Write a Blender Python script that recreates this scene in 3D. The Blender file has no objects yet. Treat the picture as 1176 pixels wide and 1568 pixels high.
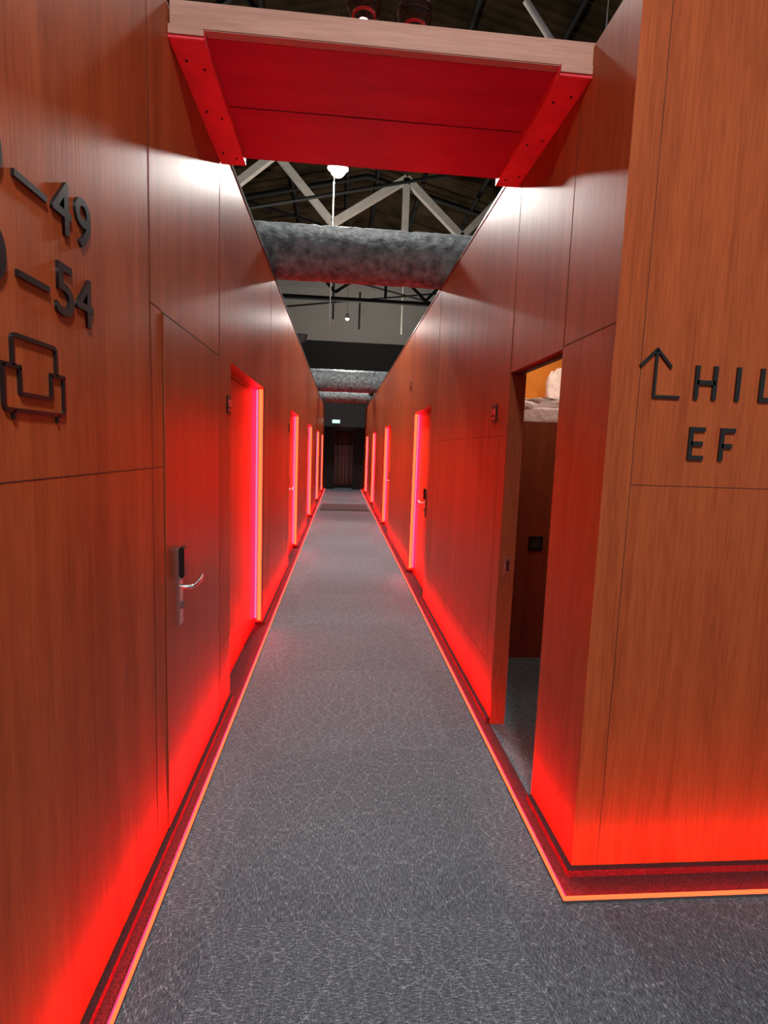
import bpy, bmesh, math, random
from mathutils import Vector, Matrix
random.seed(4)
S=bpy.context.scene
S.view_settings.view_transform='Standard'
S.view_settings.look='None'

# ---------------------------------------------------------------- materials
def newmat(n):
    m=bpy.data.materials.new(n); m.use_nodes=True
    nt=m.node_tree; b=nt.nodes['Principled BSDF']; return m,nt,b
def simple(n,c,rough=.5,metal=0,bump=0,bscale=200,var=.1,vscale=8,spec=.5):
    m,nt,b=newmat(n); N=nt.nodes.new; L=nt.links.new
    tc=N('ShaderNodeTexCoord')
    no=N('ShaderNodeTexNoise'); no.inputs['Scale'].default_value=vscale; no.inputs['Detail'].default_value=4
    L(tc.outputs['Object'],no.inputs['Vector'])
    r=N('ShaderNodeValToRGB'); r.color_ramp.elements[0].position=.3; r.color_ramp.elements[1].position=.7
    r.color_ramp.elements[0].color=(*[x*(1-var) for x in c],1); r.color_ramp.elements[1].color=(*[min(1,x*(1+var)) for x in c],1)
    L(no.outputs['Fac'],r.inputs['Fac']); L(r.outputs['Color'],b.inputs['Base Color'])
    b.inputs['Roughness'].default_value=rough; b.inputs['Metallic'].default_value=metal
    b.inputs['Specular IOR Level'].default_value=spec
    if bump:
        n2=N('ShaderNodeTexNoise'); n2.inputs['Scale'].default_value=bscale; n2.inputs['Detail'].default_value=3
        L(tc.outputs['Object'],n2.inputs['Vector'])
        bp=N('ShaderNodeBump'); bp.inputs['Strength'].default_value=bump; bp.inputs['Distance'].default_value=.02
        L(n2.outputs['Fac'],bp.inputs['Height']); L(bp.outputs['Normal'],b.inputs['Normal'])
    return m
def wood(n,dark,mid,light,rough=.40,axis='z',spec=.15):
    m,nt,b=newmat(n); N=nt.nodes.new; L=nt.links.new
    tc=N('ShaderNodeTexCoord'); mp=N('ShaderNodeMapping')
    sc={'z':(9,9,.55),'x':(.55,9,9),'y':(9,.55,9)}[axis]
    mp.inputs['Scale'].default_value=sc
    L(tc.outputs['Object'],mp.inputs['Vector'])
    n1=N('ShaderNodeTexNoise'); n1.inputs['Scale'].default_value=.8; n1.inputs['Detail'].default_value=7; n1.inputs['Roughness'].default_value=.62; n1.inputs['Distortion'].default_value=1.2
    L(mp.outputs['Vector'],n1.inputs['Vector'])
    n2=N('ShaderNodeTexNoise'); n2.inputs['Scale'].default_value=14; n2.inputs['Detail'].default_value=4
    L(mp.outputs['Vector'],n2.inputs['Vector'])
    n3=N('ShaderNodeTexNoise'); n3.inputs['Scale'].default_value=.12; n3.inputs['Detail'].default_value=1
    L(mp.outputs['Vector'],n3.inputs['Vector'])
    mx=N('ShaderNodeMath'); mx.operation='MULTIPLY_ADD'; mx.inputs[1].default_value=.32
    L(n2.outputs['Fac'],mx.inputs[0]); 
    mm=N('ShaderNodeMath'); mm.operation='MULTIPLY'; mm.inputs[1].default_value=.48; L(n1.outputs['Fac'],mm.inputs[0])
    m3=N('ShaderNodeMath'); m3.operation='MULTIPLY_ADD'; m3.inputs[1].default_value=.20; L(n3.outputs['Fac'],m3.inputs[0]); L(mm.outputs[0],m3.inputs[2])
    L(m3.outputs[0],mx.inputs[2])
    r=N('ShaderNodeValToRGB'); e=r.color_ramp.elements
    e[0].position=.33; e[0].color=(*dark,1); e[1].position=.67; e[1].color=(*light,1)
    k=e.new(.5); k.color=(*mid,1)
    L(mx.outputs[0],r.inputs['Fac']); L(r.outputs['Color'],b.inputs['Base Color'])
    b.inputs['Roughness'].default_value=rough; b.inputs['Specular IOR Level'].default_value=spec
    bp=N('ShaderNodeBump'); bp.inputs['Strength'].default_value=.04; bp.inputs['Distance'].default_value=.01
    L(n2.outputs['Fac'],bp.inputs['Height']); L(bp.outputs['Normal'],b.inputs['Normal'])
    return m
def emis(n,c,s):
    m=bpy.data.materials.new(n); m.use_nodes=True; nt=m.node_tree; nt.nodes.clear()
    o=nt.nodes.new('ShaderNodeOutputMaterial'); e=nt.nodes.new('ShaderNodeEmission')
    e.inputs[0].default_value=(*c,1); e.inputs[1].default_value=s; nt.links.new(e.outputs[0],o.inputs[0]); return m
def carpet():
    m,nt,b=newmat('carpet_loop_grey'); N=nt.nodes.new; L=nt.links.new
    tc=N('ShaderNodeTexCoord')
    def mapped(vec=(1,1,1),rot=0,loc=(0,0,0)):
        mp=N('ShaderNodeMapping'); mp.inputs['Scale'].default_value=vec; mp.inputs['Rotation'].default_value=(0,0,rot); mp.inputs['Location'].default_value=loc
        L(tc.outputs['Object'],mp.inputs['Vector']); return mp.outputs['Vector']
    def noise(scale,vec,det=2,dist=0):
        a=N('ShaderNodeTexNoise'); a.inputs['Scale'].default_value=scale; a.inputs['Detail'].default_value=det; a.inputs['Distortion'].default_value=dist
        L(mapped(vec),a.inputs['Vector']); return a.outputs['Fac']
    def math_(op,x,y):
        q=N('ShaderNodeMath'); q.operation=op
        for i,v in enumerate((x,y)):
            if isinstance(v,(int,float)): q.inputs[i].default_value=v
            else: L(v,q.inputs[i])
        return q.outputs[0]
    fine=noise(230,(1,1,1)); rib=noise(95,(3.0,.5,1)); rib2=noise(95,(.5,3.0,1))
    big=noise(.9,(1,1,1),3)
    def crack(sc,rot,vec,w):
        v=N('ShaderNodeTexVoronoi'); v.voronoi_dimensions='2D'; v.feature='DISTANCE_TO_EDGE'; v.inputs['Scale'].default_value=sc
        L(mapped(vec,rot,(rot*5,rot*3,0)),v.inputs['Vector'])
        return math_('MAXIMUM',math_('SUBTRACT',1,math_('DIVIDE',v.outputs['Distance'],w)),0)
    t=math_('MAXIMUM',crack(12,.5,(1,.5,1),.028),crack(13,2.1,(1,.45,1),.028))
    t=math_('MAXIMUM',t,crack(11,1.2,(1,.4,1),.026))
    t=math_('MULTIPLY',t,math_('ADD',noise(40,(1,1,1),1),0))
    ck=N('ShaderNodeTexChecker'); ck.inputs['Scale'].default_value=1
    ck.inputs['Color1'].default_value=(1,1,1,1); ck.inputs['Color2'].default_value=(0,0,0,1)
    L(mapped((1,1,.01),0,(.38,.4,.5)),ck.inputs['Vector'])
    mixr=N('ShaderNodeMix'); mixr.data_type='FLOAT'; L(ck.outputs['Fac'],mixr.inputs[0]); L(rib,mixr.inputs[2]); L(rib2,mixr.inputs[3])
    v=math_('ADD',math_('MULTIPLY',fine,.45),math_('MULTIPLY',mixr.outputs[0],.55))
    v=math_('ADD',v,math_('MULTIPLY',t,.13))
    v=math_('ADD',v,math_('MULTIPLY',math_('SUBTRACT',big,.5),.06))
    v=math_('ADD',v,math_('MULTIPLY',ck.outputs['Fac'],.014))
    r=N('ShaderNodeValToRGB'); e=r.color_ramp.elements
    e[0].position=.36; e[0].color=(.014,.024,.034,1); e[1].position=.78; e[1].color=(.50,.57,.63,1)
    k=e.new(.56); k.color=(.096,.126,.156,1)
    L(v,r.inputs['Fac']); L(r.outputs['Color'],b.inputs['Base Color'])
    b.inputs['Roughness'].default_value=.7; b.inputs['Specular IOR Level'].default_value=.35
    bp=N('ShaderNodeBump'); bp.inputs['Strength'].default_value=.4; bp.inputs['Distance'].default_value=.003
    L(v,bp.inputs['Height']); L(bp.outputs['Normal'],b.inputs['Normal'])
    return m
WOOD=wood('wood_laminate_cherry',(.21,.041,.013),(.34,.075,.023),(.44,.108,.034))
WOODM=wood('wood_laminate_door',(.18,.036,.012),(.275,.060,.020),(.35,.082,.028),.34,spec=.25)
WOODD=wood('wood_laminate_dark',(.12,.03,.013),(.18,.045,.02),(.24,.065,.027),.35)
FASC=wood('pale_timber',(.40,.22,.17),(.52,.30,.24),(.60,.37,.30),.55,'x')
REDP=wood('ply_red_light_tint',(.38,.009,.050),(.47,.013,.066),(.54,.02,.078),.4,'x')  # reflected red light put into the soffit wood colour
REDB=simple('timber_red_light_tint',(.85,.045,.07),.45,var=.12,bump=.05,bscale=40)  # bearers: stronger red glow put into the timber colour
GROOVE=simple('dark_groove',(.03,.008,.005),.8)
CARPET=carpet()
KICK=simple('carpet_kick_dark_red',(.050,.022,.026),.95,bump=.3,bscale=400,var=.5,vscale=200,spec=.1)
CHAN=simple('aluminium_channel',(.12,.10,.10),.6,.3)
BLACK=simple('black_acrylic',(.008,.008,.009),.3)
BLKM=simple('matte_black',(.012,.012,.014),.8)
DARK=simple('dark_hall_paint',(.010,.011,.012),.85,var=.3,vscale=1,spec=.1)
CHROME=simple('brushed_steel',(.6,.58,.56),.28,1)
WHITE=simple('white_paint_steel',(.36,.355,.34),.6)
GREYW=simple('grey_cladding',(.34,.335,.34),.8,var=.06,vscale=.6)
ROOFM=simple('corrugated_roof',(.020,.014,.008),.9,var=.6,vscale=1.2,spec=.05)
BEAMM=simple('dark_steel_beam',(.006,.007,.008),.7,0,spec=.15)
FOIL=simple('insulation_foil',(.16,.182,.19),.6,0,bump=1.0,bscale=13,var=.55,vscale=14,spec=.3)
CURT=simple('black_curtain',(.012,.01,.012),.95)
LINEN=simple('white_linen',(.72,.62,.60),.9,bump=1.0,bscale=22,var=.12,vscale=20)
ORANGE=simple('orange_upholstery',(.80,.28,.03),.8,var=.08)
LEDC=emis('led_floor_core',(1,.10,.03),2.8)
LEDF=emis('led_floor_side_glow',(1,.0005,.0028),140)
LEDV=emis('led_wall_front_orange',(1,.0080,.0022),40)
LEDP=emis('led_wall_front_lilac',(.60,.18,.42),1.2)
LEDS=emis('led_wall_side_glow',(1,.0005,.024),165)
SIGNW=simple('sign_letter_red',(.8,.06,.05),.5)
EXITG=emis('exit_sign_green',(.5,1,.75),1.6)
LAMP=emis('lamp_face',(1,.95,.85),26)

# ---------------------------------------------------------------- helpers
def link(o,parent=None):
    S.collection.objects.link(o)
    if parent is not None: o.parent=parent
    return o
def empty(n,loc=(0,0,0)):
    e=bpy.data.objects.new(n,None); e.empty_display_size=.1; S.collection.objects.link(e); return e
def meshobj(n,bm,mat,parent=None,smooth=False):
    me=bpy.data.meshes.new(n); bm.normal_update(); bm.to_mesh(me); bm.free()
    for m in (mat if isinstance(mat,list) else [mat]): me.materials.append(m)
    if smooth:
        for p in me.polygons: p.use_smooth=True
    return link(bpy.data.objects.new(n,me),parent)
def addbox(bm,x0,x1,y0,y1,z0,z1,mi=0,bev=0):
    r=bmesh.ops.create_cube(bm,size=1)
    for v in r['verts']:
        v.co=Vector(((x0+x1)/2+v.co.x*(x1-x0),(y0+y1)/2+v.co.y*(y1-y0),(z0+z1)/2+v.co.z*(z1-z0)))
    fs=set(f for v in r['verts'] for f in v.link_faces)
    for f in fs: f.material_index=mi
    if bev:
        es=list(set(e for f in fs for e in f.edges))
        q=bmesh.ops.bevel(bm,geom=es,offset=bev,segments=2,affect='EDGES')
        for f in q['faces']: f.material_index=mi
def boxes(n,lst,mat,parent=None,bev=0):
    bm=bmesh.new()
    for b in lst: addbox(bm,*b[:6],mi=(b[6] if len(b)>6 else 0),bev=bev)
    return meshobj(n,bm,mat,parent)
def tube(n,pts,r,mat,parent=None,res=10):
    c=bpy.data.curves.new(n,'CURVE'); c.dimensions='3D'; c.bevel_depth=r; c.bevel_resolution=max(1,res//3); c.use_fill_caps=True
    for seg in (pts if isinstance(pts[0][0],(tuple,list)) else [pts]):
        sp=c.splines.new('POLY'); sp.points.add(len(seg)-1)
        for i,p in enumerate(seg): sp.points[i].co=(*p,1)
    o=bpy.data.objects.new(n,c); S.collection.objects.link(o)
    dg=bpy.context.evaluated_depsgraph_get(); me=bpy.data.meshes.new_from_object(o.evaluated_get(dg))
    bpy.data.objects.remove(o); me.materials.clear(); me.materials.append(mat)
    for p in me.polygons: p.use_smooth=True
    return link(bpy.data.objects.new(n,me),parent)
def letter(ch,u0,u1,v0,v1,place,mat,parent,name,ext=.006,off=.0):
    c=bpy.data.curves.new('t','FONT'); c.body=ch; c.size=1; c.extrude=.001; c.offset=off
    o=bpy.data.objects.new('t',c); S.collection.objects.link(o)
    dg=bpy.context.evaluated_depsgraph_get(); me=bpy.data.meshes.new_from_object(o.evaluated_get(dg)); bpy.data.objects.remove(o)
    xs=[v.co.x for v in me.vertices]; ys=[v.co.y for v in me.vertices]
    for v in me.vertices:
        u=u0+(v.co.x-min(xs))/(max(xs)-min(xs))*(u1-u0)
        w=v0+(v.co.y-min(ys))/(max(ys)-min(ys))*(v1-v0)
        v.co=place(u,w,ext if v.co.z>0 else 0)
    me.materials.clear(); me.materials.append(mat)
    return link(bpy.data.objects.new(name,me),parent)
def ribbon(n,lines,th,place,mat,parent,ext=.006):
    """flat-cut raised lettering: mitred polylines (closed if last==first)"""
    bm=bmesh.new()
    for P in lines:
        P=[Vector(p) for p in P]; closed=(P[0]-P[-1]).length<1e-6
        if closed: P=P[:-1]
        n_=len(P); A=[];B=[]
        for i,p in enumerate(P):
            pr=P[i-1] if (i>0 or closed) else None; nx=P[(i+1)%n_] if (i<n_-1 or closed) else None
            d1=(p-pr).normalized() if pr is not None else None; d2=(nx-p).normalized() if nx is not None else None
            if d1 is None: d1=d2
            if d2 is None: d2=d1
            m=Vector((-(d1.y+d2.y),d1.x+d2.x)).normalized(); k=1/max(.4,m.dot(Vector((-d1.y,d1.x))))
            A.append(p+m*k*th/2); B.append(p-m*k*th/2)
        a0=[bm.verts.new(place(v.x,v.y,0)) for v in A]; b0=[bm.verts.new(place(v.x,v.y,0)) for v in B]
        a1=[bm.verts.new(place(v.x,v.y,ext)) for v in A]; b1=[bm.verts.new(place(v.x,v.y,ext)) for v in B]
        for i in range(n_ if closed else n_-1):
            j=(i+1)%n_
            for q in ((a1[i],a1[j],b1[j],b1[i]),(a0[i],a0[j],a1[j],a1[i]),(b0[i],b0[j],b1[j],b1[i]),(a0[i],a0[j],b0[j],b0[i])): bm.faces.new(q)
        if not closed:
            for i in (0,n_-1): bm.faces.new((a0[i],b0[i],b1[i],a1[i]))
    bmesh.ops.recalc_face_normals(bm,faces=bm.faces)
    return meshobj(n,bm,mat,parent)
def rnd(P,r,closed=False,seg=5):
    P=[Vector(p) for p in P]; out=[]; n_=len(P)
    for i,p in enumerate(P):
        if not closed and i in (0,n_-1): out.append(p); continue
        a=P[i-1]; b=P[(i+1)%n_]; pa=p+(a-p).normalized()*r; pb=p+(b-p).normalized()*r
        for k in range(seg+1):
            t=k/seg; out.append(pa*(1-t)**2+p*2*t*(1-t)+pb*t*t)
    if closed: out.append(out[0].copy())
    return out

LX=-.64; RX=.90; H=3.07; FY=1.76; END=20.85; DH=2.02; RD=.07; TH=.10; PB=.03
# ---------------------------------------------------------------- floor
bm=bmesh.new(); addbox(bm,-7,8,-3,26,-.1,0); meshobj('floor',bm,CARPET)

# ---------------------------------------------------------------- walls
Lrec=[(3.18,4.56),(6.85,8.22),(10.5,12.0),(14.3,15.8),(17.9,19.4)]
Rrec=[(5.40,6.68),(9.7,11.1),(13.8,15.3),(17.7,19.2)]
lst=[]; y=-2.2
for a,b in Lrec:
    lst.append((LX-TH-RD,LX,y,a,PB,H)); lst.append((LX-TH-RD,LX,a,b,DH,H)); lst.append((LX-TH-RD,LX-RD,a,b,0,DH)); y=b
lst.append((LX-TH-RD,LX,y,END,PB,H))
boxes('wall_left',lst,WOOD)
lst=[]; y=2.87
for a,b in Rrec:
    lst.append((RX,RX+.08+RD,y,a,PB,H)); lst.append((RX,RX+.08+RD,a,b,DH,H)); lst.append((RX+RD,RX+RD+.08,a,b,0,DH)); y=b
lst.append((RX,RX+.08+RD,y,END,PB,H))
lst[0]=(RX,RX+.08,2.87,Rrec[0][0],0.0,H)
lst.append((RX,RX+.08,2.185,2.87,1.99,H))
boxes('wall_right',lst,WOOD)
boxes('wall_front',[(RX,4.2,FY,2.185,PB,H)],WOOD)
BT=.0035
bl=[(LX-.072,-.583,-2.2,END-.3,0,BT)];y=-2.2
for a,b in Lrec: bl+=[(LX-.1,LX+.022,y,a,0,PB)]; y=b
bl.append((LX-.1,LX+.022,y,END,0,PB)); boxes('baseboard_left',bl,KICK)
br=[(.837,RX+.072,2.87,END-.3,0,BT),(.837,RX,FY,2.87,0,BT)];y=2.87
for a,b in Rrec: br+=[(RX-.022,RX+.07,y,a,0,PB)]; y=b
br.append((RX-.022,RX+.07,y,END,0,PB)); boxes('baseboard_right',br,KICK)
boxes('baseboard_front',[(RX-.022,4.2,FY-.022,2.18,0,PB),(.837,4.2,1.650,FY,0,BT)],KICK)

def seamL(y0,y1,z0,z1): return (LX-.002,LX+.0008,y0,y1,z0,z1)
sl=[seamL(-2,2.0,1.462,1.464),seamL(1.884,1.886,2.01,H),seamL(1.884,2.0,2.010,2.012),seamL(1.884,1.886,PB,2.01),seamL(2.90,2.902,PB,H)]
for yy in (4.9,6.5,8.7,10.2,12.5,14.0,16.3,17.6): sl.append(seamL(yy,yy+.004,PB,H))
sl.append(seamL(2.9,3.18,.42,.422)); 
boxes('trim_1',sl,GROOVE)
def seamR(y0,y1,z0,z1): return (RX-.0008,RX+.002,y0,y1,z0,z1)
sr=[seamR(FY,2.185,2.0,2.002),seamR(2.183,2.185,1.99,H),seamR(2.868,2.870,1.99,H),seamR(2.87,5.40,1.655,1.657),seamR(2.95,5.3,.33,.332),seamR(5.1,5.103,PB,H),seamR(3.0,3.002,.33,1.655)]
for yy in (6.9,8.0,9.4,11.5,13.0,15.8,17.2): sr.append(seamR(yy,yy+.004,PB,H))
boxes('trim_2',sr,GROOVE)
boxes('trim_3',[(.998,1.0,FY-.0008,FY+.002,PB,H),(1.0,4.2,FY-.0008,FY+.002,1.462,1.464)],GROOVE)
boxes('trim_4',[(LX-.17,LX+.004,2.94,END,H,H+.02)],BLKM)
boxes('trim_5',[(RX-.004,RX+.15,2.94,END,H,H+.02)],WOODD)

# ---------------------------------------------------------------- doors
def handle(side,x,y,z,parent,d=1):
    def X(a): return x+side*a
    def bx(a,b,*r): 
        p,q=sorted((X(a),X(b))); return (p,q,*r)
    boxes('lock_plate',[bx(0,.014,y-.026,y+.026,z-.155,z+.155)],CHROME,parent,bev=.003)
    boxes('card_reader',[bx(.012,.034,y-.031,y+.031,z+.04,z+.165)],BLACK,parent,bev=.006)
    tube('lever',[(X(.01),y,z),(X(.055),y,z),(X(.062),y+d*.02,z),(X(.062),y+d*.11,z+.004),(X(.058),y+d*.145,z+.012)],.0085,CHROME,parent)
    boxes('cylinder_cover',[bx(.012,.022,y-.012,y+.012,z-.09,z-.06)],CHAN,parent,bev=.003)
def door(n,side,x,y0,y1,ztop,hy=None,mat=WOOD,hz=.98):
    e=empty(n)
    def bx(a,b,*r):
        p,q=sorted((x+side*a,x+side*b)); return (p,q,*r)
    boxes('shadow_gap',[bx(-.001,.0012,y0,y1,PB,ztop)],GROOVE,e)
    boxes('leaf',[bx(0,.004,y0+.005,y1-.005,PB+.006,ztop-.007)],mat,e,bev=.001)
    if hy is not None: handle(side,x+side*.004,hy,hz,e)
door('door_1',1,LX,2.0,2.87,2.008,2.14,WOODM)
for i,(a,b) in enumerate(Lrec): door('door_%d'%(i+2),1,LX-RD,a+.08,b-.12,1.98,(a+.42) if i else None)
for i,(a,b) in enumerate(Rrec): door('door_%d'%(i+7),-1,RX+RD,a+.06,b-.12,1.98,a+.48)
e=empty('door_11')
boxes('jamb',[(RX+.002,RX+.085,2.855,2.869,0,1.985)],WOODD,e)
boxes('strike_plate',[(.925,.965,2.849,2.856,.885,.985)],CHROME,e,bev=.003)
boxes('latch_hole',[(.938,.952,2.847,2.850,.905,.965)],BLACK,e)
boxes('head_track',[(RX+.03,RX+.06,2.19,2.85,1.978,1.99)],BLACK,e)

# ---------------------------------------------------------------- room behind doorway
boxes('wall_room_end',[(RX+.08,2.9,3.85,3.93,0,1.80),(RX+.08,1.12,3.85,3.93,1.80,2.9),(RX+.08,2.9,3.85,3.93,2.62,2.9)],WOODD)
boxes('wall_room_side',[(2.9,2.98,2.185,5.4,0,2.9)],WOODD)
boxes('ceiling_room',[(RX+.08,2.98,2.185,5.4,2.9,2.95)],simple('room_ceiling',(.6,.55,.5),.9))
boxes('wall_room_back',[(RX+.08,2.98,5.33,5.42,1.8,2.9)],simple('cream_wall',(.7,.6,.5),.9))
e=empty('bunk_bed')
boxes('platform',[(RX+.16,2.88,3.94,5.3,1.70,1.77)],WOODD,e)
def pillowy(n,c,s,mat,parent,rot=0,p=3.2,wr=.015,rz=0):
    bm=bmesh.new(); bmesh.ops.create_uvsphere(bm,u_segments=40,v_segments=24,radius=1)
    R=Matrix.Rotation(rz,3,'Z')@Matrix.Rotation(rot,3,'X')
    for v in bm.verts:
        q=v.co.copy()
        t=[math.copysign(abs(k)**(2/p),k) for k in q]
        w=wr*(math.sin(q.x*9+q.z*5)+math.sin(q.y*11-q.x*7))+random.uniform(-wr,wr)*.4
        v.co=R@Vector((t[0]*s[0],t[1]*s[1]*(1+w),t[2]*s[2]*(1+w*1.5)))+Vector(c)
    return meshobj(n,bm,mat,parent,True)
pillowy('mattress',(2.0,4.62,1.845),(.84,.66,.08),LINEN,e,0,9)
pillowy('duvet',(1.95,4.40,1.935),(.80,.44,.055),LINEN,e,0,4,.08)
pillowy('pillow',(2.10,4.72,2.15),(.27,.10,.18),LINEN,e,-.35,4,.05,-.2)
pillowy('headboard',(1.85,5.24,2.30),(.85,.06,.40),ORANGE,e,0,10)
e=empty('light_switch')
boxes('plate',[(1.425,1.535,3.838,3.85,.84,.95)],BLACK,e,bev=.004)
boxes('rocker',[(1.445,1.515,3.832,3.84,.86,.93)],BLKM,e,bev=.003)
def roomfill(x,y,z,en,col):  # unseen lamps added to brighten the bunk and the dark room
    e=empty('room_fill_light')
    bm=bmesh.new(); bmesh.ops.create_cone(bm,cap_ends=True,segments=24,radius1=.06,radius2=.045,depth=.06,matrix=Matrix.Translation((x,y,z)))
    meshobj('shade',bm,BLKM,e)
    l=bpy.data.lights.new('bulb','POINT'); l.energy=en; l.color=col; l.shadow_soft_size=.06
    o=bpy.data.objects.new('bulb',l); o.location=(x,y,z-.1); link(o,e)
roomfill(1.5,4.15,2.86,20,(1,.86,.7))
roomfill(1.6,2.9,2.86,20,(1,.88,.75))

# ---------------------------------------------------------------- overhead bridge
e=empty('overhead_bridge')
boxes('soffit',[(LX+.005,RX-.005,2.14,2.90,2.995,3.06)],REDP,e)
boxes('fascia',[(LX+.005,RX+.02,2.10,2.14,2.995,3.085)],FASC,e,bev=.003)
boxes('soffit_joint',[(LX+.1,RX-.1,2.52,2.523,2.993,2.996)],GROOVE,e)
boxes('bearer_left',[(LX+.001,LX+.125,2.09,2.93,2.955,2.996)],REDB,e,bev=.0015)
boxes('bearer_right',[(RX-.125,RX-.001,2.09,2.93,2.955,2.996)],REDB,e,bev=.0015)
boxes('bearer_ends',[(LX+.004,LX+.125,2.084,2.091,2.965,2.995),(RX-.125,RX-.004,2.084,2.091,2.965,2.995)],FASC,e)
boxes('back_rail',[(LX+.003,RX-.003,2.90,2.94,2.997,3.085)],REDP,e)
bm=bmesh.new()
for x in (LX+.035,LX+.09,RX-.035,RX-.09):
    for yy in (2.2,2.5,2.82):
        bmesh.ops.create_cone(bm,cap_ends=True,segments=12,radius1=.005,radius2=.005,depth=.004,matrix=Matrix.Translation((x,yy+(.04 if x in (LX+.09,RX-.09) else 0),2.954)))
meshobj('screws',bm,BLKM,e)

# ---------------------------------------------------------------- floor LED strips
LS=-.568; RS=.822; FS=1.635
def prism(bm,path,prof):
    rings=[]
    for (x,y,n) in path: rings.append([bm.verts.new((x+n[0]*a,y+n[1]*a,z)) for a,z in prof])
    for i in range(len(rings)-1):
        for k in range(len(prof)):
            bm.faces.new((rings[i][k],rings[i+1][k],rings[i+1][(k+1)%len(prof)],rings[i][(k+1)%len(prof)]))
    for r in (rings[0],rings[-1]): bm.faces.new(r)
    bmesh.ops.recalc_face_normals(bm,faces=bm.faces)
def led(n,path):
    e=empty(n)
    bm=bmesh.new(); prism(bm,path,[(-.0065,0),(-.0065,.008),(-.006,.010),(.012,.010),(.014,.004),(.014,0)]); meshobj('channel',bm,CHAN,e)
    bm=bmesh.new(); prism(bm,path,[(-.0055,.0102),(-.0045,.018),(.0025,.0208),(.0025,.0102)]); meshobj('diffuser_core',bm,LEDC,e)
    bm=bmesh.new(); prism(bm,path,[(.0026,.0102),(.0026,.0195),(.0095,.0140),(.0095,.0102)]); meshobj('side_glow',bm,LEDF,e)
led('led_strip_light',[(LS,-2.2,(-1,0)),(LS,END-.3,(-1,0))])
led('led_strip_light',[(RS,END-.3,(1,0)),(RS,FS,(1,1)),(4.2,FS,(0,1))])
for (side,x,recs) in ((1,LX,Lrec),(-1,RX,Rrec)):
    for a,b in recs:
        e=empty('led_wall_light')
        def bx(p,q,*r):
            u,v=sorted((x-side*p,x-side*q)); return (u,v,*r)
        boxes('housing',[bx(.002,.036,b-.07,b-.001,.06,DH-.005),bx(.036,RD-.001,b-.012,b-.001,.06,DH-.005),bx(.035,.0410,b-.072,b-.0685,.06,DH-.005)],CHAN,e)
        boxes('front_glow',[bx(.004,.034,b-.077,b-.0722,.07,DH-.01)],LEDV,e)
        boxes('inner_glow',[bx(.042,.066,b-.016,b-.0121,.07,DH-.01)],LEDP,e)
        boxes('side_glow',[bx(.0362,.0385,b-.066,b-.018,.07,DH-.01)],LEDS,e)

# ---------------------------------------------------------------- signage
pL=lambda u,v,d: Vector((LX+d,u,v))
pF=lambda u,v,d: Vector((u,FY-d,v))
e=empty('wall_sign')
for ch,a,b,row in (('4',.865,.955,2.01),('0',.985,1.10,2.01),('4',1.272,1.355,2.01),('9',1.375,1.452,2.01),('5',.865,.955,1.828),('0',.985,1.10,1.828),('5',1.278,1.355,1.828),('4',1.37,1.455,1.828)):
    letter(ch,a,b,row,row+.115,pL,BLACK,e,'digit_'+ch,.007,.008)
ribbon('dashes',[[(1.135,2.052),(1.250,2.052)],[(1.135,1.868),(1.250,1.868)]],.013,pL,BLACK,e,.007)
e=empty('wall_sign')
r_=.012
back=rnd([(1.110,1.688),(1.110,1.748),(1.270,1.748),(1.270,1.688)],r_)
seat=rnd([(1.132,1.688),(1.132,1.636),(1.248,1.636),(1.248,1.688)],.004)
body=rnd([(1.078,1.688),(1.078,1.603),(1.300,1.603),(1.300,1.688)],r_)
ribbon('armchair_icon',[back,seat,body,[(1.074,1.688),(1.136,1.688)],[(1.244,1.688),(1.304,1.688)],[(1.108,1.603),(1.108,1.585)],[(1.27,1.603),(1.27,1.585)]],.0085,pL,BLACK,e,.006)
e=empty('wall_sign')
ribbon('arrow',[[(1.142,1.765),(1.05,1.765),(1.05,1.918)],[(.995,1.863),(1.05,1.92),(1.105,1.863)]],.009,pF,BLACK,e,.008)
def L_(n,x0,x1,z0,z1,t=.015):
    m=(z0+z1)/2; a=x0+t/2; c=x1-t/2
    return {'H':[[(a,z0),(a,z1)],[(c,z0),(c,z1)],[(a,m),(c,m)]],'I':[[(a,z0),(a,z1)]],'L':[[(a,z1),(a,z0+t/2),(x1,z0+t/2)]],
     'E':[[(x1,z1-t/2),(a,z1-t/2),(a,z0+t/2),(x1,z0+t/2)],[(a,m),(x1-.006,m)]],'F':[[(x1,z1-t/2),(a,z1-t/2),(a,z0)],[(a,m-.005),(x1-.008,m-.005)]]}[n]
for ch,a,b,row in (('H',1.192,1.272,1.762),('I',1.341,1.356,1.762),('L',1.428,1.488,1.762),('L',1.555,1.615,1.762),('E',1.191,1.248,1.556),('F',1.304,1.358,1.556)):
    ribbon('letter_'+ch,L_(ch,a,b,row,row+.112),.015,pF,BLACK,e,.008)
def roomsign(side,x,y,z,t):
    e=empty('room_number_sign')
    pl=(lambda u,v,d: Vector((x+.008+d,u,v))) if side>0 else (lambda u,v,d: Vector((x-.008-d,2*y-u,v)))
    p,q=sorted((x,x+side*.008)); boxes('plate',[(p,q,y-.045,y+.045,z-.05,z+.05)],BLACK,e,bev=.002)
    for i,c in enumerate(t): letter(c,y-.035+i*.026,y-.017+i*.026,z-.012,z+.025,pl,SIGNW,e,'char_'+c,.002)
    boxes('caption',[(min(x+side*.008,x+side*.0095),max(x+side*.008,x+side*.0095),y-.033,y+.033,z-.033,z-.026)],SIGNW,e)
roomsign(1,LX,3.12,1.775,'F50'); roomsign(-1,RX,3.12,1.79,'F40')
roomsign(1,LX,6.70,1.78,'F51'); roomsign(-1,RX,7.1,2.4,'F41')
roomsign(1,LX,10.35,1.78,'F52')

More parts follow.
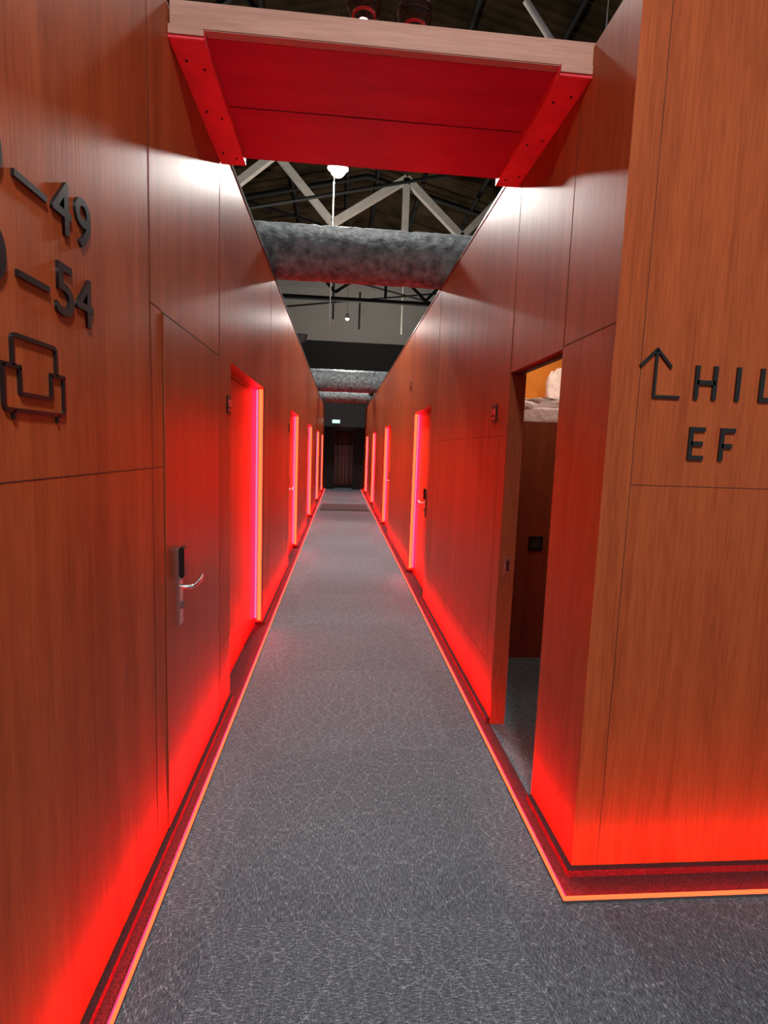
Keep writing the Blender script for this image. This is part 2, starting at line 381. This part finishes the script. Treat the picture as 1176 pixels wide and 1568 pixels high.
# ---------------------------------------------------------------- ducts
def duct(n,y,z,r,x0,x1):
    e=empty(n)
    bm=bmesh.new(); seg=48; nx=int((x1-x0)/.05); rings=[]
    for i in range(nx+1):
        x=x0+(x1-x0)*i/nx; ring=[]; seam=(i%17==0)
        for k in range(seg):
            a=2*math.pi*k/seg
            rr=r*(1-.04*seam+random.uniform(-.02,.02))
            ring.append(bm.verts.new((x,y+rr*math.cos(a),z+rr*math.sin(a))))
        rings.append(ring)
    for i in range(nx):
        for k in range(seg): bm.faces.new((rings[i][k],rings[i+1][k],rings[i+1][(k+1)%seg],rings[i][(k+1)%seg]))
    for rg in (rings[0],rings[-1]): bm.faces.new(rg)
    bmesh.ops.recalc_face_normals(bm,faces=bm.faces)
    meshobj('foil_wrap',bm,FOIL,e,True)
    tube('hangers',[[(xx,y,z+r),(xx,y,7.4)] for xx in (x0+.8,x0+2.6,x1-2.6,x1-.8)],.008,CHROME,e)
duct('ventilation_duct',5.35,3.385,.245,-4.5,5.0)
duct('ventilation_duct',15.6,3.48,.31,-5,5.5)
duct('ventilation_duct',19.2,3.46,.30,-5,5.5)

# ---------------------------------------------------------------- hall shell
bm=bmesh.new()
def corr(bm,xa,za,xb,zb,y0,y1,pitch=.22,dep=.06):
    n=int((y1-y0)/pitch*4); prev=None
    for i in range(n+1):
        y=y0+(y1-y0)*i/n; o=(0,dep*.7,dep,dep*.7)[i%4]
        cur=(bm.verts.new((xa,y,za+o)),bm.verts.new((xb,y,zb+o)))
        if prev: bm.faces.new((prev[0],prev[1],cur[1],cur[0]))
        prev=cur
corr(bm,-7,8.2,.6,10.0,1,26); corr(bm,.6,10.0,8,8.2,1,26)
meshobj('ceiling',bm,ROOFM)
boxes('wall_hall_left',[(-7.1,-7,-3,26,0,10)],DARK)
boxes('wall_hall_right',[(8,8.1,2,26,0,10)],DARK)
boxes('wall_hall_end',[(-7,8,24.0,24.2,0,6.2)],BLKM)
boxes('wall_gable',[(-7,8,24.0,24.2,6.2,11)],GREYW)
def truss(y,w,web=True,mat=WHITE):
    e=empty('roof_truss')
    tube('chords',[[(-7,y,6.1),(8,y,6.1)],[(-7,y,7.9),(.6,y,9.7)],[(.6,y,9.7),(8,y,7.9)]],.07,BEAMM,e)
    D=[[(-1.5,y,7.6),(-.3,y,6.3)],[(-.3,y,6.3),(1.25,y,7.3)],[(1.25,y,7.3),(2.5,y,6.2)],[(-1.5,y,7.6),(-3.2,y,6.2)],[(2.5,y,6.2),(4,y,7.8)],[(1.25,y,7.3),(1.25,y,6.2)]]
    bm=bmesh.new()
    for a,b in D:
        a=Vector(a);b=Vector(b);d=(b-a); m=Matrix.Translation((a+b)/2)@d.to_track_quat('Z','Y').to_matrix().to_4x4()@Matrix.Diagonal((w,w,d.length,1))
        bmesh.ops.create_cube(bm,size=1,matrix=m)
    meshobj('web_members',bm,mat,e)
truss(12,.14); truss(8,.07,mat=BEAMM); truss(17,.08,mat=BEAMM)
ts=[]
for x in (-5,-3.2,-1.6,0,.9,2.2,3.8,5.5): 
    zz=8.1+ (x+7)*1.8/7.6 if x<.6 else 8.1+(8-x)*1.8/7.4
    ts.append([(x,1,zz-.15),(x,24,zz-.15)])
tube('roof_purlins',ts,.06,BEAMM)
for pts in ([(-2.2,18,6.0),(5,18,7.0)],[(-3,19,7.9),(4,19,6.5)],[(-1,17.6,7.6),(3.5,17.6,6.9)],[(-3,10.5,5.6),(4,10.5,7.2)],[(-3,14,7.6),(3,14,6.2)]):
    tube('sprinkler_pipe',pts,.03,BEAMM)
for x,z0,z1 in ((.55,5.9,7.2),(2.1,5.8,8.3),(-.4,6.2,7.6)): tube('hanging_rod',[(x,20,z1),(x,20,z0)],.035,BEAMM if x<2 else WHITE)
tube('roof_brace',[(1.5,5,5.48),(1.95,5,4.95)],.028,WHITE)
tube('roof_tie_beam',[(-7,4.6,5.9),(8,4.6,5.9)],.07,BEAMM)
tube('roof_tie_beam',[(-7,6.6,6.2),(8,6.6,6.0)],.07,BEAMM)
tube('ceiling_cable',[(-5,7.2,5.9),(0,7.3,5.75),(5,7.2,5.9)],.018,BLKM)
tube('ceiling_cable',[(-5,9,6.4),(1,9,6.2),(5,9,6.6)],.018,BLKM)

# ---------------------------------------------------------------- corridor end
e=empty('curtain')
def curtain(x0,x1,y,z0,z1,n,nm,par):
    bm=bmesh.new(); N=n*10; prev=None
    for i in range(N+1):
        t=i/N; x=x0+(x1-x0)*t; o=.05*math.sin(t*n*2*math.pi)
        c=(bm.verts.new((x,y+o,z0)),bm.verts.new((x,y+o*.8,z1)))
        if prev: bm.faces.new((prev[0],c[0],c[1],prev[1]))
        prev=c
    meshobj(nm,bm,CURT,par,True)
curtain(LX+.03,-.22,END-.13,.01,2.35,4,'panel_left',e); curtain(.46,RX-.03,END-.13,.01,2.35,4,'panel_right',e)
tube('rail',[(LX,END-.13,2.37),(RX,END-.13,2.37)],.02,BLKM,e)
boxes('wall_corridor_end',[(-7,-.3,END+.05,END+.15,0,3.4),(.55,8,END+.05,END+.15,0,3.4),(-.3,.55,END+.05,END+.15,2.3,3.4)],BLKM)
e=empty('door_12')
boxes('leaf',[(-.3,.55,22.4,22.46,0,2.3)],simple('dark_red_door',(.12,.02,.02),.5),e)
boxes('glazing_bars',[(x,x+.03,22.37,22.4,.1,2.2) for x in (-.25,-.02,.12,.24,.48)],simple('door_bar',(.5,.12,.1),.4),e)
e=empty('exit_sign')
boxes('casing',[(-.36,-.04,END-.35,END-.30,2.50,2.66)],WHITE,e)
boxes('face',[(-.34,-.06,END-.355,END-.349,2.52,2.64)],EXITG,e)
tube('chains',[[(-.3,END-.32,2.66),(-.3,END-.32,3.3)],[(-.1,END-.32,2.66),(-.1,END-.32,3.3)]],.006,CHROME,e)
boxes('doormat',[(-.5,.76,13.4,15.0,.0,.008)],simple('mat_charcoal',(.03,.035,.04),.95,bump=.4,bscale=200))

# ---------------------------------------------------------------- lamps
def spot(x,y,z,power,size=.35,col=(1,.96,.9),top=7.5,r=.07,wire=None):
    e=empty('ceiling_spotlight')
    bm=bmesh.new(); bmesh.ops.create_cone(bm,cap_ends=True,segments=28,radius1=r,radius2=r*.7,depth=.16,matrix=Matrix.Translation((x,y,z+.09)))
    meshobj('housing',bm,WHITE,e)
    bm=bmesh.new(); bmesh.ops.create_uvsphere(bm,u_segments=20,v_segments=12,radius=r*.75,matrix=Matrix.Translation((x,y,z+.01))); meshobj('lens',bm,LAMP,e,True)
    tube('suspension',[(x,y,z+.15),(x,y,top)],.006,CHROME,e)
    if wire: tube('power_cable',[(x-.05,y,z+.1),(x-.07,y,wire)],.008,WHITE,e)
    l=bpy.data.lights.new('beam','AREA'); l.shape='DISK'; l.size=size; l.energy=power; l.color=col
    o=bpy.data.objects.new('beam',l); o.location=(x,y,z-.05-r*.8); link(o,e)
spot(-.14,8.0,5.44,230,wire=3.3,r=.15)
spot(.3,-.8,4.4,165)
spot(.13,5.2,6.3,85)
spot(.1,12.5,5.6,190,top=7.5)
spot(.1,17.3,5.6,210,top=7.5)
def uplight(x,y,z,power):
    e=empty('roof_uplighter')
    bm=bmesh.new(); bmesh.ops.create_cone(bm,cap_ends=True,segments=24,radius1=.06,radius2=.12,depth=.14,matrix=Matrix.Translation((x,y,z))); meshobj('housing',bm,BLKM,e)
    tube('bracket',[(x,y,3.07),(x,y,z)],.015,BLKM,e)
    l=bpy.data.lights.new('beam','AREA'); l.shape='DISK'; l.size=.2; l.energy=power; l.color=(1,.90,.74)
    o=bpy.data.objects.new('beam',l); o.location=(x,y,z+.09); o.rotation_euler=(math.pi,0,0); link(o,e)
uplight(-.73,9.5,3.4,240); uplight(.97,18.0,3.4,380)

GL,nt,b=newmat('clear_red_glass'); b.inputs['Base Color'].default_value=(.95,.45,.4,1); b.inputs['Transmission Weight'].default_value=1; b.inputs['Roughness'].default_value=.03; b.inputs['IOR'].default_value=1.2
for x,z in ((.08,4.50),(.42,4.46)):
    e=empty('pendant_lamp')
    bm=bmesh.new(); bmesh.ops.create_uvsphere(bm,u_segments=32,v_segments=20,radius=.12,matrix=Matrix.Translation((x,3.9,z))); meshobj('globe',bm,GL,e,True)
    tube('neck_ring',[(x+.07*math.cos(t*.3142),3.9+.07*math.sin(t*.3142),z-.085) for t in range(21)],.009,REDB,e)
    bm=bmesh.new(); bmesh.ops.create_cone(bm,cap_ends=True,segments=20,radius1=.045,radius2=.03,depth=.08,matrix=Matrix.Translation((x,3.9,z+.14))); meshobj('socket',bm,BLKM,e)
    tube('cord',[(x,3.9,z+.17),(x,3.9,7.5)],.005,BLKM,e)

# ---------------------------------------------------------------- world
w=bpy.data.worlds.new('world'); S.world=w; w.use_nodes=True
w.node_tree.nodes['Background'].inputs[0].default_value=(.94,.96,1,1); w.node_tree.nodes['Background'].inputs[1].default_value=.32

# ---------------------------------------------------------------- camera
f,yw,p,r=831.1,.0848,-.1150,.0359
cy,sy=math.cos(yw),math.sin(yw)
F=Vector((sy*math.cos(p),cy*math.cos(p),math.sin(p))); Rt=Vector((cy,-sy,0)); U=Rt.cross(F)
R2=Rt*math.cos(r)+U*math.sin(r); U2=-Rt*math.sin(r)+U*math.cos(r)
M=Matrix((R2,U2,-F)).transposed().to_4x4(); M.translation=(0,0,1.55)
c=bpy.data.cameras.new('camera'); c.sensor_fit='VERTICAL'; c.sensor_height=24; c.lens=f/1600*24; c.clip_start=.02
co=bpy.data.objects.new('camera',c); co.matrix_world=M; S.collection.objects.link(co); S.camera=co
